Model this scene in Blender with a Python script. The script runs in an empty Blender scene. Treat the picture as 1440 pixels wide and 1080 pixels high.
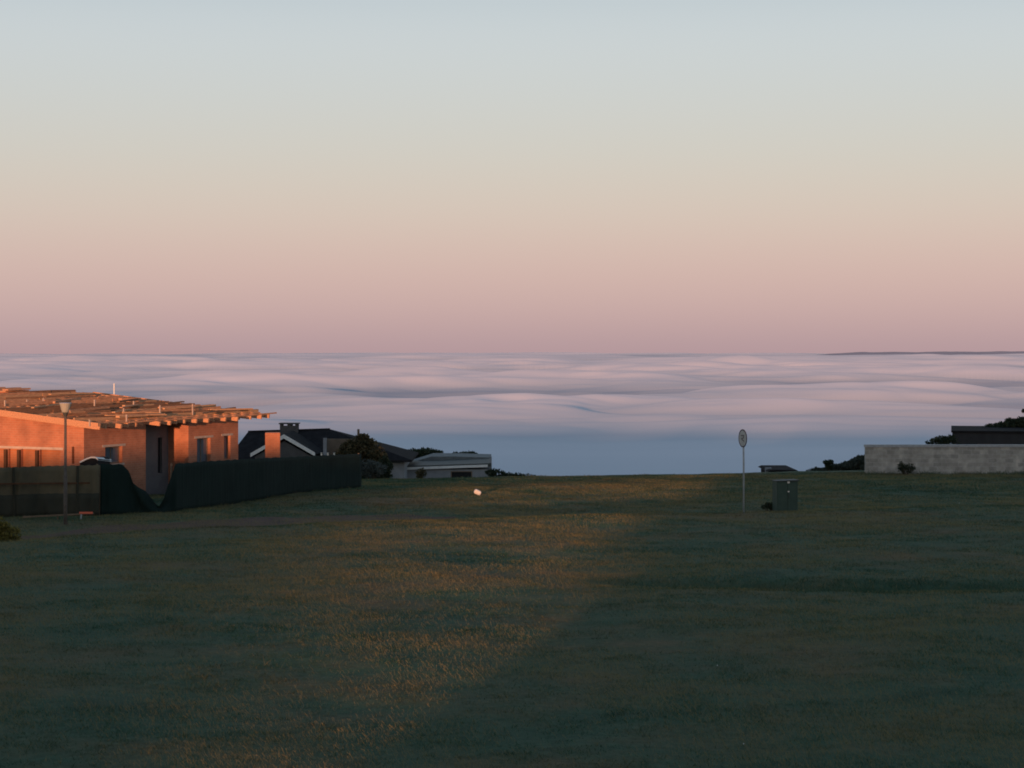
import bpy, math, random
import numpy as np
from mathutils import Vector, Matrix, noise as mnoise

random.seed(7)
rng = np.random.default_rng(11)
R = math.radians
scene = bpy.context.scene
COL = scene.collection

# ------------------------------------------------------------------ view
F = 2687.0            # focal length in pixels of a 1440 px wide picture
EYE = 3.9             # eye height over the ground below it
HOR = 485.0           # eye level line
SUN_AZ = R(12.0)      # light travels this far right of the view axis
SUN_EL = R(2.5)

def P(px, py, Y):
    return Vector(((px - 720.0) / F * Y, Y, EYE - (py - HOR) / F * Y))

cam_d = bpy.data.cameras.new("camera")
cam_d.sensor_width = 36.0
cam_d.lens = F / 1440.0 * 36.0
cam_d.shift_y = -(540.0 - HOR) / 1440.0
cam_d.clip_start = 0.2
cam_d.clip_end = 200000.0
cam = bpy.data.objects.new("camera", cam_d)
cam.location = (0, 0, EYE)
cam.rotation_euler = (R(90), 0, 0)
COL.objects.link(cam)
scene.camera = cam

# ------------------------------------------------------------------ helpers
def srgb(r, g, b):
    def f(c):
        c /= 255.0
        return c / 12.92 if c <= 0.04045 else ((c + 0.055) / 1.055) ** 2.4
    return (f(r), f(g), f(b), 1.0)

class MB:
    """collects shapes, builds ONE mesh object"""
    def __init__(self):
        self.v, self.f = [], []
    def poly(self, pts, faces):
        n = len(self.v)
        self.v += [tuple(p) for p in pts]
        self.f += [tuple(i + n for i in f) for f in faces]
    def box(self, c, s, M=None):
        x, y, z = s[0] / 2, s[1] / 2, s[2] / 2
        pts = [Vector((sx * x, sy * y, sz * z)) for sz in (-1, 1) for sy in (-1, 1) for sx in (-1, 1)]
        if M is not None:
            pts = [M @ p for p in pts]
        pts = [p + Vector(c) for p in pts]
        self.poly(pts, [(0, 2, 3, 1), (4, 5, 7, 6), (0, 1, 5, 4), (2, 6, 7, 3), (0, 4, 6, 2), (1, 3, 7, 5)])
        return self
    def span(self, x0, x1, y0, y1, z0, z1):
        return self.box(((x0 + x1) / 2, (y0 + y1) / 2, (z0 + z1) / 2), (x1 - x0, y1 - y0, z1 - z0))
    def bar(self, a, b, w, h):
        """a square timber from a to b"""
        a, b = Vector(a), Vector(b)
        d = b - a
        q = d.to_track_quat('X', 'Z').to_matrix()
        return self.box((a + b) / 2, (d.length, w, h), q)
    def tube(self, pts, radii, n=8, cap=True):
        pts = [Vector(p) for p in pts]
        base = len(self.v)
        for i, p in enumerate(pts):
            d = (pts[min(i + 1, len(pts) - 1)] - pts[max(i - 1, 0)]).normalized()
            q = d.to_track_quat('Z', 'Y')
            for k in range(n):
                a = 2 * math.pi * k / n
                self.v.append(tuple(p + q @ Vector((math.cos(a) * radii[i], math.sin(a) * radii[i], 0))))
        for i in range(len(pts) - 1):
            for k in range(n):
                a0 = base + i * n + k; a1 = base + i * n + (k + 1) % n
                self.f.append((a0, a1, a1 + n, a0 + n))
        if cap:
            self.f.append(tuple(base + k for k in reversed(range(n))))
            self.f.append(tuple(base + (len(pts) - 1) * n + k for k in range(n)))
        return self
    def prism(self, outline, axis_pts):
        """outline: list of 3d points (one end), axis_pts: offset vector"""
        n = len(outline)
        o = Vector(axis_pts)
        a = [Vector(p) for p in outline]
        self.poly(a + [p + o for p in a],
                  [tuple(range(n))[::-1], tuple(range(n, 2 * n))] +
                  [(i, (i + 1) % n, n + (i + 1) % n, n + i) for i in range(n)])
        return self
    def build(self, name, mat, parent=None, bevel=0.0, smooth=False):
        me = bpy.data.meshes.new(name)
        me.from_pydata(self.v, [], self.f)
        me.validate()
        me.update()
        import bmesh
        bm = bmesh.new(); bm.from_mesh(me)
        bmesh.ops.recalc_face_normals(bm, faces=bm.faces)
        bm.to_mesh(me); bm.free()
        if smooth:
            me.polygons.foreach_set('use_smooth', [True] * len(me.polygons))
        o = bpy.data.objects.new(name, me)
        COL.objects.link(o)
        if mat: me.materials.append(mat)
        if parent: o.parent = parent
        if bevel:
            m = o.modifiers.new("bevel", 'BEVEL'); m.width = bevel; m.segments = 2
        return o

def tag(o, label=None, cat=None, group=None, kind=None):
    if label: o["label"] = label
    if cat: o["category"] = cat
    if group: o["group"] = group
    if kind: o["kind"] = kind
    return o

def empty(name, loc, rz=0.0):
    o = bpy.data.objects.new(name, None)
    o.location = loc; o.rotation_euler = (0, 0, rz)
    o.empty_display_size = 0.3
    COL.objects.link(o)
    return o

def raw_mesh(name, verts, tris, mat, parent=None, face_attr=None):
    me = bpy.data.meshes.new(name)
    nv, nt = len(verts), len(tris)
    me.vertices.add(nv); me.loops.add(nt * 3); me.polygons.add(nt)
    me.vertices.foreach_set('co', verts.astype(np.float32).ravel())
    me.loops.foreach_set('vertex_index', tris.astype(np.int32).ravel())
    me.polygons.foreach_set('loop_start', np.arange(0, nt * 3, 3, dtype=np.int32))
    if face_attr is not None:
        at = me.attributes.new("vary", 'FLOAT', 'FACE')
        at.data.foreach_set('value', face_attr.astype(np.float32))
    me.update(calc_edges=True)
    o = bpy.data.objects.new(name, me)
    COL.objects.link(o)
    if mat: me.materials.append(mat)
    if parent: o.parent = parent
    return o

# ------------------------------------------------------------------ materials
class NT:
    def __init__(self, name):
        self.m = bpy.data.materials.new(name)
        self.m.use_nodes = True
        self.t = self.m.node_tree
        self.b = self.t.nodes['Principled BSDF']
        self.b.inputs['Roughness'].default_value = 0.9
        self.b.inputs['Specular IOR Level'].default_value = 0.2
    def n(self, typ, **kw):
        nd = self.t.nodes.new(typ)
        for k, v in kw.items():
            if k.startswith('_'):
                setattr(nd, k[1:], v)
            else:
                nd.inputs[k.replace('__', ' ')].default_value = v
        return nd
    def l(self, a, b):
        self.t.links.new(a, b)
    def coords(self, kind='Object', scale=(1, 1, 1)):
        tc = self.n('ShaderNodeTexCoord')
        mp = self.n('ShaderNodeMapping')
        mp.inputs['Scale'].default_value = scale
        self.l(tc.outputs[kind], mp.inputs['Vector'])
        return mp.outputs[0]
    def pos(self, scale=(1, 1, 1)):
        g = self.n('ShaderNodeNewGeometry')
        mp = self.n('ShaderNodeMapping')
        mp.inputs['Scale'].default_value = scale
        self.l(g.outputs['Position'], mp.inputs['Vector'])
        return mp.outputs[0]
    def noise(self, vec, scale, detail=4, rough=0.55):
        nd = self.n('ShaderNodeTexNoise', Scale=scale, Detail=detail, Roughness=rough)
        self.l(vec, nd.inputs['Vector'])
        return nd.outputs['Fac']
    def ramp(self, fac, stops):
        nd = self.n('ShaderNodeValToRGB')
        e = nd.color_ramp.elements
        while len(e) > 1: e.remove(e[-1])
        e[0].position, e[0].color = stops[0][0], stops[0][1]
        for p, c in stops[1:]:
            x = e.new(p); x.color = c
        self.l(fac, nd.inputs['Fac'])
        return nd.outputs['Color']
    def mix(self, fac, a, b, mode='MIX'):
        nd = self.n('ShaderNodeMix', _data_type='RGBA', _blend_type=mode)
        if isinstance(fac, (int, float)): nd.inputs[0].default_value = fac
        else: self.l(fac, nd.inputs[0])
        for s, i in ((a, 6), (b, 7)):
            if isinstance(s, tuple): nd.inputs[i].default_value = s
            else: self.l(s, nd.inputs[i])
        return nd.outputs[2]
    def color(self, s):
        self.l(s, self.b.inputs['Base Color'])
    def bump(self, h, strength=0.4, dist=0.02):
        nd = self.n('ShaderNodeBump', Strength=strength, Distance=dist)
        self.l(h, nd.inputs['Height'])
        self.l(nd.outputs[0], self.b.inputs['Normal'])

def c4(r, g, b): return (r, g, b, 1.0)

def mat_mottled(name, a, b, scale=3.0, rough=0.9, bump=0.3, detail=5, stretch=(1, 1, 1)):
    t = NT(name)
    v = t.coords('Object', stretch)
    f = t.noise(v, scale, detail)
    t.color(t.ramp(f, [(0.3, c4(*a)), (0.7, c4(*b))]))
    t.b.inputs['Roughness'].default_value = rough
    if bump: t.bump(f, bump)
    return t.m

def mat_brick(name, c1, c2, mortar, bw=0.23, rh=0.085):
    t = NT(name)
    tc = t.n('ShaderNodeTexCoord')
    sp = t.n('ShaderNodeSeparateXYZ'); t.l(tc.outputs['Object'], sp.inputs[0])
    ad = t.n('ShaderNodeMath', _operation='ADD')
    t.l(sp.outputs[0], ad.inputs[0]); t.l(sp.outputs[1], ad.inputs[1])
    cb = t.n('ShaderNodeCombineXYZ')
    t.l(ad.outputs[0], cb.inputs[0]); t.l(sp.outputs[2], cb.inputs[1])
    br = t.n('ShaderNodeTexBrick', Scale=1.0)
    br.inputs['Color1'].default_value = c4(*c1)
    br.inputs['Color2'].default_value = c4(*c2)
    br.inputs['Mortar'].default_value = c4(*mortar)
    br.inputs['Mortar Size'].default_value = 0.008
    br.inputs['Brick Width'].default_value = bw
    br.inputs['Row Height'].default_value = rh
    br.inputs['Bias'].default_value = -0.1
    t.l(cb.outputs[0], br.inputs['Vector'])
    big = t.noise(tc.outputs['Object'], 1.4, 4)
    dirt = t.ramp(big, [(0.3, c4(.72, .70, .70)), (0.65, c4(1.08, 1.04, 1.0))])
    t.color(t.mix(1.0, br.outputs['Color'], dirt, 'MULTIPLY'))
    t.bump(br.outputs['Fac'], -0.5, 0.01)
    return t.m

M = {}
M['brick'] = mat_brick('brick', (.45, .184, .108), (.38, .155, .092), (.42, .225, .15))
M['block'] = mat_brick('concrete_block', (.22, .20, .185), (.17, .16, .15), (.14, .13, .125), 0.40, 0.20)
M['lintel'] = mat_mottled('lintel_concrete', (.38, .30, .25), (.50, .40, .33), 6)
M['timber'] = mat_mottled('roof_timber', (.34, .17, .095), (.66, .34, .19), 5, stretch=(1, 6, 6))
M['timber_dark'] = mat_mottled('old_roof_timber', (.16, .085, .05), (.30, .16, .09), 5, stretch=(1, 6, 6))
M['timber_pale'] = mat_mottled('new_roof_timber', (.42, .23, .12), (.62, .36, .2), 5, stretch=(1, 6, 6))
M['post_dark'] = mat_mottled('dark_post_timber', (.07, .035, .02), (.11, .055, .03), 5)
M['old_timber'] = mat_mottled('weathered_timber', (.13, .09, .065), (.22, .15, .10), 5)
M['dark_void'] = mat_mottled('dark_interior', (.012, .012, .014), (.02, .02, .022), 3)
M['frame'] = mat_mottled('window_frame', (.16, .12, .09), (.22, .16, .12), 6)
M['white_paint'] = mat_mottled('white_paint', (.62, .62, .61), (.74, .74, .72), 4, rough=.6, bump=.05)
M['galv'] = mat_mottled('galvanised_steel', (.30, .31, .32), (.42, .43, .44), 9, rough=.5, bump=.05)
M['dark_metal'] = mat_mottled('dark_metal', (.04, .045, .045), (.07, .075, .07), 6, rough=.6, bump=.1)
M['roof_dark'] = None
M['plaster_grey'] = mat_mottled('shade_house_plaster', (.20, .215, .235), (.27, .285, .31), 2)
M['plaster_dark'] = mat_mottled('dark_plaster', (.068, .068, .07), (.095, .095, .097), 2)
M['roof_sheet'] = mat_mottled('grey_roof_sheet', (.10, .115, .12), (.15, .165, .17), 2, rough=.7)
M['bark'] = mat_mottled('bark', (.05, .038, .028), (.10, .075, .055), 7)
M['stone'] = mat_mottled('pale_stone', (.62, .58, .52), (.80, .74, .66), 9)
M['kiosk'] = mat_mottled('green_paint', (.040, .066, .052), (.056, .086, .068), 4, rough=.6, bump=.05)
M['lamp_opal'] = mat_mottled('opal_shade', (.30, .30, .25), (.38, .38, .33), 4, rough=.5, bump=0)
M['plaster_brown'] = mat_mottled('brown_plaster', (.10, .082, .065), (.15, .12, .095), 2)

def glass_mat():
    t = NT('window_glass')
    t.b.inputs['Base Color'].default_value = c4(.09, .11, .14)  # sky reflection put into the base colour as blue-grey
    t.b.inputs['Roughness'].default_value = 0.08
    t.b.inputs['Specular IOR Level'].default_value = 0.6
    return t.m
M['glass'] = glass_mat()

def tile_mat():
    t = NT('dark_roof_tiles')
    v = t.coords('Object')
    w = t.n('ShaderNodeTexWave', Scale=1.2, Distortion=1.0, _bands_direction='Z')
    t.l(v, w.inputs['Vector'])
    f = t.noise(v, 2.5, 5)
    c = t.ramp(f, [(0.3, c4(.013, .0125, .014)), (0.7, c4(.026, .025, .027))])
    t.color(c); t.bump(w.outputs['Fac'], .4, .03); t.b.inputs['Specular IOR Level'].default_value = .06
    return t.m
M['roof_dark'] = tile_mat()

def net_mat(name, a, b, alpha):
    t = NT(name)
    v = t.coords('Object')
    f = t.noise(v, 1.1, 5)
    t.color(t.ramp(f, [(0.3, c4(*a)), (0.7, c4(*b))]))
    t.b.inputs['Alpha'].default_value = alpha
    w = t.noise(t.coords('Object', (6, 6, .8)), 1.0, 3)
    t.bump(w, .5, .06)
    return t.m
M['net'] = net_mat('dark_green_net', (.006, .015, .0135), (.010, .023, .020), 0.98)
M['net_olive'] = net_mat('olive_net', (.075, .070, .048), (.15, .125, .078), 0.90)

M['net_shaded'] = net_mat('shaded_olive_net', (.032, .034, .026), (.052, .050, .036), 0.96)  # darker olive: shade low on the net put into the colour
def leaf_mat(name, stops, scale=1.2):
    t = NT(name)
    at = t.n('ShaderNodeAttribute', _attribute_name='vary')
    f = t.noise(t.pos(), scale, 3)
    s = t.n('ShaderNodeMath', _operation='ADD'); t.l(at.outputs['Fac'], s.inputs[0]); t.l(f, s.inputs[1])
    h = t.n('ShaderNodeMath', _operation='MULTIPLY'); t.l(s.outputs[0], h.inputs[0]); h.inputs[1].default_value = .5
    col = t.ramp(h.outputs[0], stops)
    t.color(col)
    tr = t.n('ShaderNodeBsdfTranslucent'); t.l(col, tr.inputs['Color'])
    mx = t.n('ShaderNodeMixShader', Fac=.3)
    out = t.t.nodes['Material Output']
    t.l(t.b.outputs[0], mx.inputs[1]); t.l(tr.outputs[0], mx.inputs[2]); t.l(mx.outputs[0], out.inputs['Surface'])
    return t.m
M['leaf_dark'] = leaf_mat('dark_foliage', [(.25, c4(.022, .034, .022)), (.5, c4(.035, .05, .03)), (.75, c4(.06, .066, .036))])
M['leaf_warm'] = leaf_mat('olive_brown_foliage', [(.25, c4(.040, .040, .022)), (.5, c4(.075, .068, .036)), (.75, c4(.15, .115, .06))])
M['leaf_pale'] = leaf_mat('grey_green_foliage', [(.25, c4(.05, .065, .06)), (.5, c4(.085, .10, .09)), (.75, c4(.13, .145, .13))])
M['leaf_mid'] = leaf_mat('dull_scrub_foliage', [(.25, c4(.035, .048, .038)), (.5, c4(.055, .068, .055)), (.75, c4(.08, .088, .07))])
M['leaf_yellow'] = leaf_mat('yellow_green_foliage', [(.25, c4(.08, .07, .02)), (.5, c4(.14, .12, .03)), (.75, c4(.22, .18, .05))])

# grass and soil: colours vary over the field by position
def field_colour(t, dry_bias=0.0):
    big = t.noise(t.pos((.10, .10, 0)), 1.0, 5, .6)
    mid = t.noise(t.pos((.55, .55, 0)), 1.0, 5, .65)
    m = t.mix(.45, big, mid)
    col = t.ramp(m, [(.36, c4(.024, .064, .037)), (.45, c4(.047, .102, .060)), (.54, c4(.090, .105, .058)), (.62, c4(.150, .115, .064))])
    return col

def grass_mat():
    t = NT('grass_blades')
    col = field_colour(t)
    at = t.n('ShaderNodeAttribute', _attribute_name='vary')
    dry = t.ramp(at.outputs['Fac'], [(.70, c4(0, 0, 0)), (.9, c4(1, 1, 1))])
    col = t.mix(dry, col, c4(.25, .20, .085))
    br = t.ramp(at.outputs['Fac'], [(0, c4(.62, .66, .68)), (.69, c4(1.22, 1.2, 1.15)), (.7, c4(1, 1, 1))])
    col = t.mix(1.0, col, br, 'MULTIPLY')
    t.color(col)
    t.b.inputs['Roughness'].default_value = .7
    tr = t.n('ShaderNodeBsdfTranslucent'); t.l(col, tr.inputs['Color'])
    mx = t.n('ShaderNodeMixShader', Fac=.25)
    out = t.t.nodes['Material Output']
    t.l(t.b.outputs[0], mx.inputs[1]); t.l(tr.outputs[0], mx.inputs[2]); t.l(mx.outputs[0], out.inputs['Surface'])
    return t.m
M['grass'] = grass_mat()

def ground_mat():
    t = NT('field_soil')
    col = field_colour(t)
    fine = t.noise(t.pos(), 7.0, 6, .7)
    k = t.ramp(fine, [(.3, c4(.55, .55, .52)), (.7, c4(1.0, .98, .95))])
    t.color(t.mix(1.0, col, k, 'MULTIPLY'))
    t.bump(fine, .7, .05)
    t.b.inputs['Diffuse Roughness'].default_value = .8
    return t.m
M['ground'] = ground_mat()
M['track'] = mat_mottled('red_brown_dirt', (.058, .034, .026), (.105, .060, .044), 1.5, bump=.5, detail=8)

# ------------------------------------------------------------------ ground
def sm(a, b, x):
    t = np.clip((x - a) / (b - a), 0, 1)
    return t * t * (3 - 2 * t)

TS = [0, 2, 5, 10, 14, 20, 34, 38, 42, 48, 60, 100, 200, 500, 1500, 6000]
ZS = [0, -.24, -.42, -.50, -.55, -.61, -1.20, -1.44, -1.82, -2.35, -3.85, -8.8, -24, -95, -420, -520]

def lip(X):
    return np.interp(X, [-13, -9.2, -5.3, 0, 7, 16.3, 30], [46.2, 50.6, 52.8, 55.4, 57.4, 61, 63])

def gz(X, Y, rough=True):
    X = np.asarray(X, float); Y = np.asarray(Y, float)
    L = lip(X)
    t = Y - L
    z = np.where(t < 0, -.02 * np.clip(Y, -120, None), -.02 * L + np.interp(np.clip(t, 0, None), TS, ZS))
    z = z + .05 * sm(8, 16, X) * sm(60, 80, Y) * (1 - sm(93, 105, Y))
    zt = np.interp(X, [19, 22.9, 25.7, 27.6, 32, 45], [-7.6, -6.5, -5.9, -5.2, -4.2, -3.5])
    z = z + np.exp(-((Y - 150) / 14.0) ** 2) * sm(17, 21, X) * (1 - sm(60, 140, X)) * np.clip(zt - z, 0, None)
    # a shallow ditch across the right of the field
    dl = 37.0 + .05 * (X - 5) + .5 * np.sin(X * .6)
    z = z - .20 * np.exp(-((Y - dl) / .6) ** 2) * sm(.5, 4.0, X)
    if rough:
        near = np.exp(-np.abs(X) / 80.0) * (1 - sm(95, 120, Y))
        z = z + near * (.030 * np.sin(X * .83 + .7 * np.sin(Y * .31)) * np.sin(Y * .57 + 1.3)
                        + .018 * np.sin(X * 2.1 + Y * .9) * np.sin(Y * 1.7 - X * .6)
                        + .009 * np.sin(X * 5.3 - Y * 2.1) * np.sin(Y * 4.1 + X * 1.9))
    far = sm(60, 500, np.abs(X))
    far = sm(90, 500, np.abs(X)) * (1 - sm(100, 260, Y))
    z = z + far * (9 * np.sin(X * .0171 + 1) * np.sin(X * .0067 + 1) + 7 * np.sin(X * .031 + 2 * np.sin(Y * .01)) + 4 * np.sin(X * .071 + .5) - 2)  # unseen side hills, added to break up the shadow edge on the cloud
    return z

def G(X, Y): return float(gz(X, Y))

def geo(a, b, n): return list(np.geomspace(a, b, n))
xs = sorted(set([-x for x in geo(36, 4500, 26)] + list(np.arange(-35, 35.01, .35)) + geo(36, 4500, 26)))
ys = sorted(set([-y for y in geo(12, 700, 18)] + [-6, 0, 5, 10] + list(np.arange(14, 124, .35)) + geo(125, 9000, 30)))
XX, YY = np.meshgrid(np.array(xs), np.array(ys))
ZZ = gz(XX, YY)
nx, ny = len(xs), len(ys)
V = np.stack([XX.ravel(), YY.ravel(), ZZ.ravel()], 1)
i = np.arange(nx * ny).reshape(ny, nx)
a, b, c, d = i[:-1, :-1].ravel(), i[:-1, 1:].ravel(), i[1:, 1:].ravel(), i[1:, :-1].ravel()
T = np.concatenate([np.stack([a, b, c], 1), np.stack([a, c, d], 1)])
ground = raw_mesh("ground", V, T, M['ground'])
ground.data.polygons.foreach_set('use_smooth', [True] * len(ground.data.polygons))
tag(ground, kind='structure')

# a strip of bare dirt beyond the lip of the field
tx = np.arange(-14.0, -1.5, .25)
vv, ff = [], []
for k, x in enumerate(tx):
    L = float(lip(x))
    wob = .35 * math.sin(x * 1.9) + .25 * math.sin(x * 4.3 + 1)
    fade = min(1, (x + 14.2) / 2.0, (-1.4 - x) / 3.0)
    for j in range(9):
        y = L + 4.6 + wob * (1 - j / 8) + (j / 8) * (3.2 * fade + .3 + .3 * math.sin(x * 3.1))
        vv.append((x, y, G(x, y) + .012))
    if k:
        o = k * 9
        ff += [(o - 9 + j, o + j, o + j + 1, o - 8 + j) for j in range(8)]
mb = MB(); mb.poly(vv, ff)
tag(mb.build("dirt_path", M['track'], smooth=True), kind='structure')

# ------------------------------------------------------------------ grass blades
def grass(N):
    K = 10
    ncl = N // K
    Yc = rng.uniform(16.5, 92, ncl)
    Xc = rng.uniform(-1, 1, ncl) * (.29 * Yc + 4.5)
    # patchy growth: thin and thick ground, tufts and worn places
    pn = (np.sin(Xc * 1.3 + 2 * np.sin(Yc * .5)) * np.sin(Yc * 1.1 + 1.7 * np.sin(Xc * .7))
          + .7 * np.sin(Xc * 3.7 - Yc * 1.9) * np.sin(Yc * 3.1 + Xc * 1.3))
    p2 = np.sin(Xc * .8 + 1.3 * np.sin(Yc * .9 + 2)) * np.sin(Yc * 2.3 + 1.1 * np.sin(Xc * 1.1)) + .6 * np.sin(Xc * 2.2 + Yc * 1.1) * np.sin(Yc * 5.2 - Xc * .8)
    keep = rng.random(ncl) < np.clip(.72 + .35 * p2, .25, 1)
    Xc, Yc, pn, p2 = Xc[keep], Yc[keep], pn[keep], p2[keep]; ncl = len(Xc)
    L = lip(Xc); t = Yc - L
    dl = 37.0 + .05 * (Xc - 5) + .5 * np.sin(Xc * .6)
    ditch = np.exp(-((Yc - dl) / .8) ** 2) * sm(.5, 4.0, Xc)
    edge = np.exp(-((t - 1.0) / 1.8) ** 2)
    weeds = np.exp(-((Yc - 87.2) / .8) ** 2) * (Xc > 15.5) * (rng.random(ncl) < .5)
    tuft = (rng.random(ncl) < .07) * rng.uniform(.3, 1.5, ncl)
    hc = .027 + .010 * pn + .006 * p2 + .12 * ditch + .035 * edge + .045 * tuft + .025 * sm(4, 14, t) + .16 * weeds
    hc = np.clip(hc, .012, .3)
    bare = (t > 4.2) & (t < 8.2) & (Xc > -13.5) & (Xc < -2) & (rng.random(ncl) < .8)
    hc = np.where(bare, hc * .3, hc)
    n = ncl * K
    sp = (1 + np.repeat(Yc, K) / 60)
    X = np.repeat(Xc, K) + rng.normal(0, .075, n) * sp
    Y = np.repeat(Yc, K) + rng.normal(0, .035, n) * sp
    h = np.repeat(hc, K) * rng.uniform(.55, 1.3, n)
    w = (.0040 + .00020 * Y) * rng.uniform(.7, 1.4, n)
    Z = gz(X, Y) - .005
    az = rng.uniform(0, 2 * np.pi, n); la = rng.uniform(0, 2 * np.pi, n)
    le = h * rng.uniform(.4, 1.6, n)
    dx, dy = np.cos(az) * w / 2, np.sin(az) * w / 2
    v = np.empty((n, 3, 3))
    v[:, 0] = np.stack([X - dx, Y - dy, Z], 1)
    v[:, 1] = np.stack([X + dx, Y + dy, Z], 1)
    v[:, 2] = np.stack([X + np.cos(la) * le, Y + np.sin(la) * le, Z + h], 1)
    vary = np.clip(np.repeat(rng.normal(.42, .17, ncl) + .07 * p2, K) + rng.normal(0, .10, n), 0, 1)
    return v.reshape(-1, 3), np.arange(n * 3).reshape(n, 3), vary

def stalks(N):
    """sparse dry seed stalks standing above the sward, in patches"""
    Y = rng.uniform(18, 90, N); X = rng.uniform(-1, 1, N) * (.28 * Y + 2.5)
    pn = np.sin(X * .55 + 1.6 * np.sin(Y * .21 + 1)) * np.sin(Y * .33 + 1.3 * np.sin(X * .4)) + .6 * np.sin(X * 1.7 - Y * .6) * np.sin(Y * 1.1 + X * .5)
    keep = rng.random(N) < np.clip(.42 + .5 * pn, .06, 1)
    X, Y = X[keep], Y[keep]; n = len(X)
    h = rng.uniform(.028, .060, n); w = (.0006 + .000045 * Y) * rng.uniform(.7, 1.4, n)
    Z = gz(X, Y)
    az = rng.uniform(-.9, .9, n); la = rng.uniform(0, 2 * np.pi, n); le = h * rng.uniform(.3, 1.5, n)
    dx, dy = np.cos(az) * w / 2, np.sin(az) * w / 2
    tx_, ty_ = X + np.cos(la) * le, Y + np.sin(la) * le
    v = np.empty((n, 4, 3))
    v[:, 0] = np.stack([X - dx * .6, Y - dy * .6, Z - .01], 1); v[:, 1] = np.stack([X + dx * .6, Y + dy * .6, Z - .01], 1)
    v[:, 2] = np.stack([tx_ + dx, ty_ + dy, Z + h], 1); v[:, 3] = np.stack([tx_ - dx, ty_ - dy, Z + h * .95], 1)
    k = np.arange(n) * 4
    return v.reshape(-1, 3), np.concatenate([np.stack([k, k + 1, k + 2], 1), np.stack([k, k + 2, k + 3], 1)]), np.full(n * 2, .95)
gv, gt, ga = grass(1250000)
sv, stt, sa = stalks(1150000)
gt = np.concatenate([gt, stt + len(gv)]); gv = np.concatenate([gv, sv]); ga = np.concatenate([ga, sa])
tag(raw_mesh("grass", gv, gt, M['grass'], face_attr=ga), kind='stuff')
del gv, gt

# ------------------------------------------------------------------ plants
def leaf_cloud(centres, n, size, flat=.8):
    """small leaf quads (two triangles) through ellipsoids: centres = [(c, (rx,ry,rz))]"""
    vol = np.array([r[0] * r[1] * r[2] for _, r in centres]) ** .7
    pick = rng.choice(len(centres), n, p=vol / vol.sum())
    C = np.array([c for c, _ in centres])[pick]
    Rr = np.array([r for _, r in centres])[pick]
    d = rng.normal(0, 1, (n, 3)); d /= np.linalg.norm(d, axis=1)[:, None]
    rad = rng.uniform(.3, 1.22, n) ** .6
    p = C + d * Rr * rad[:, None]
    a1 = rng.normal(0, 1, (n, 3)); a1 /= np.linalg.norm(a1, axis=1)[:, None]
    a2 = np.cross(a1, rng.normal(0, 1, (n, 3))); a2 /= np.linalg.norm(a2, axis=1)[:, None]
    s = size * rng.uniform(.6, 1.4, n)[:, None]
    v = np.empty((n, 4, 3))
    v[:, 0] = p - a1 * s; v[:, 1] = p + a2 * s * .45; v[:, 2] = p + a1 * s; v[:, 3] = p - a2 * s * .45
    k = np.arange(n) * 4
    t = np.concatenate([np.stack([k, k + 1, k + 2], 1), np.stack([k, k + 2, k + 3], 1)])
    va = rng.random(n)
    return v.reshape(-1, 3), t, np.concatenate([va, va])

def plant(name, label, cat, base, blobs, n, size, mat, trunk=None, group=None):
    """base: world point on the ground; blobs in local coordinates"""
    root = empty(name, base)
    tag(root, label, cat, group)
    cs = []
    for c, r in blobs:
        cs.append((c, r))
        for _ in range(5):                      # satellite clumps make the outline uneven
            q = Vector((random.gauss(0, 1), random.gauss(0, 1), random.gauss(0, 1))).normalized()
            k = random.uniform(.28, .5)
            cs.append(((c[0] + q.x * r[0] * .85, c[1] + q.y * r[1] * .85, max(min(.1, c[2]), c[2] + q.z * r[2] * .85)),
                       (r[0] * k, r[1] * k, r[2] * k)))
    v, t, va = leaf_cloud(cs, n, size)
    raw_mesh("crown" if trunk else "foliage", v, t, mat, root, va)
    mb = MB()
    if trunk:
        h, r = trunk
        mb.tube([(0, 0, -.3), (.03, 0, h * .5), (0, 0, h)], [r * 1.3, r, r * .7])
        for c, rr in blobs:
            mb.tube([(0, 0, h * .75), (c[0] * .5, c[1] * .5, (h + c[2]) * .5), c], [r * .6, r * .4, r * .15], 6)
        mb.build("trunk", M['bark'], root, smooth=True)
    else:
        for c, rr in blobs:
            for _ in range(4):
                mb.tube([(c[0] * .3, c[1] * .3, -.1), (c[0] + random.uniform(-.5, .5) * rr[0], c[1], c[2] + rr[2] * .5)], [.02, .008], 5)
        mb.build("stem", M['bark'], root)
    return root

# ------------------------------------------------------------------ brick house (under construction)
PHI = 26.0
HX, HY = (118 - 720) / F * 68, 68.0
HZ = G(HX, HY)
house = empty("brick_house", (HX, HY, HZ), R(90 - PHI))
tag(house, "unfinished orange brick house with bare roof timbers standing behind the net fence", "house")
EAVE = EYE - 115 / F * 68 - HZ            # wall top at the corner
SL = .092
def zr(D): return EAVE + SL * D
su, cu = math.sin(R(PHI)), math.cos(R(PHI))
def toloc(p):
    x, y = p[0] - HX, p[1] - HY
    return Vector((x * su + y * cu, -x * cu + y * su, p[2] - HZ))
def roof_hit(px, py, dz):
    """local point where the sight line through a pixel meets the roof plane + dz"""
    o = toloc((0, 0, EYE)); e = toloc(P(px, py, 100.0)); d = e - o
    t = (EAVE + dz + SL * o.y - o.z) / (d.z - SL * d.y)
    return o + d * t

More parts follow.
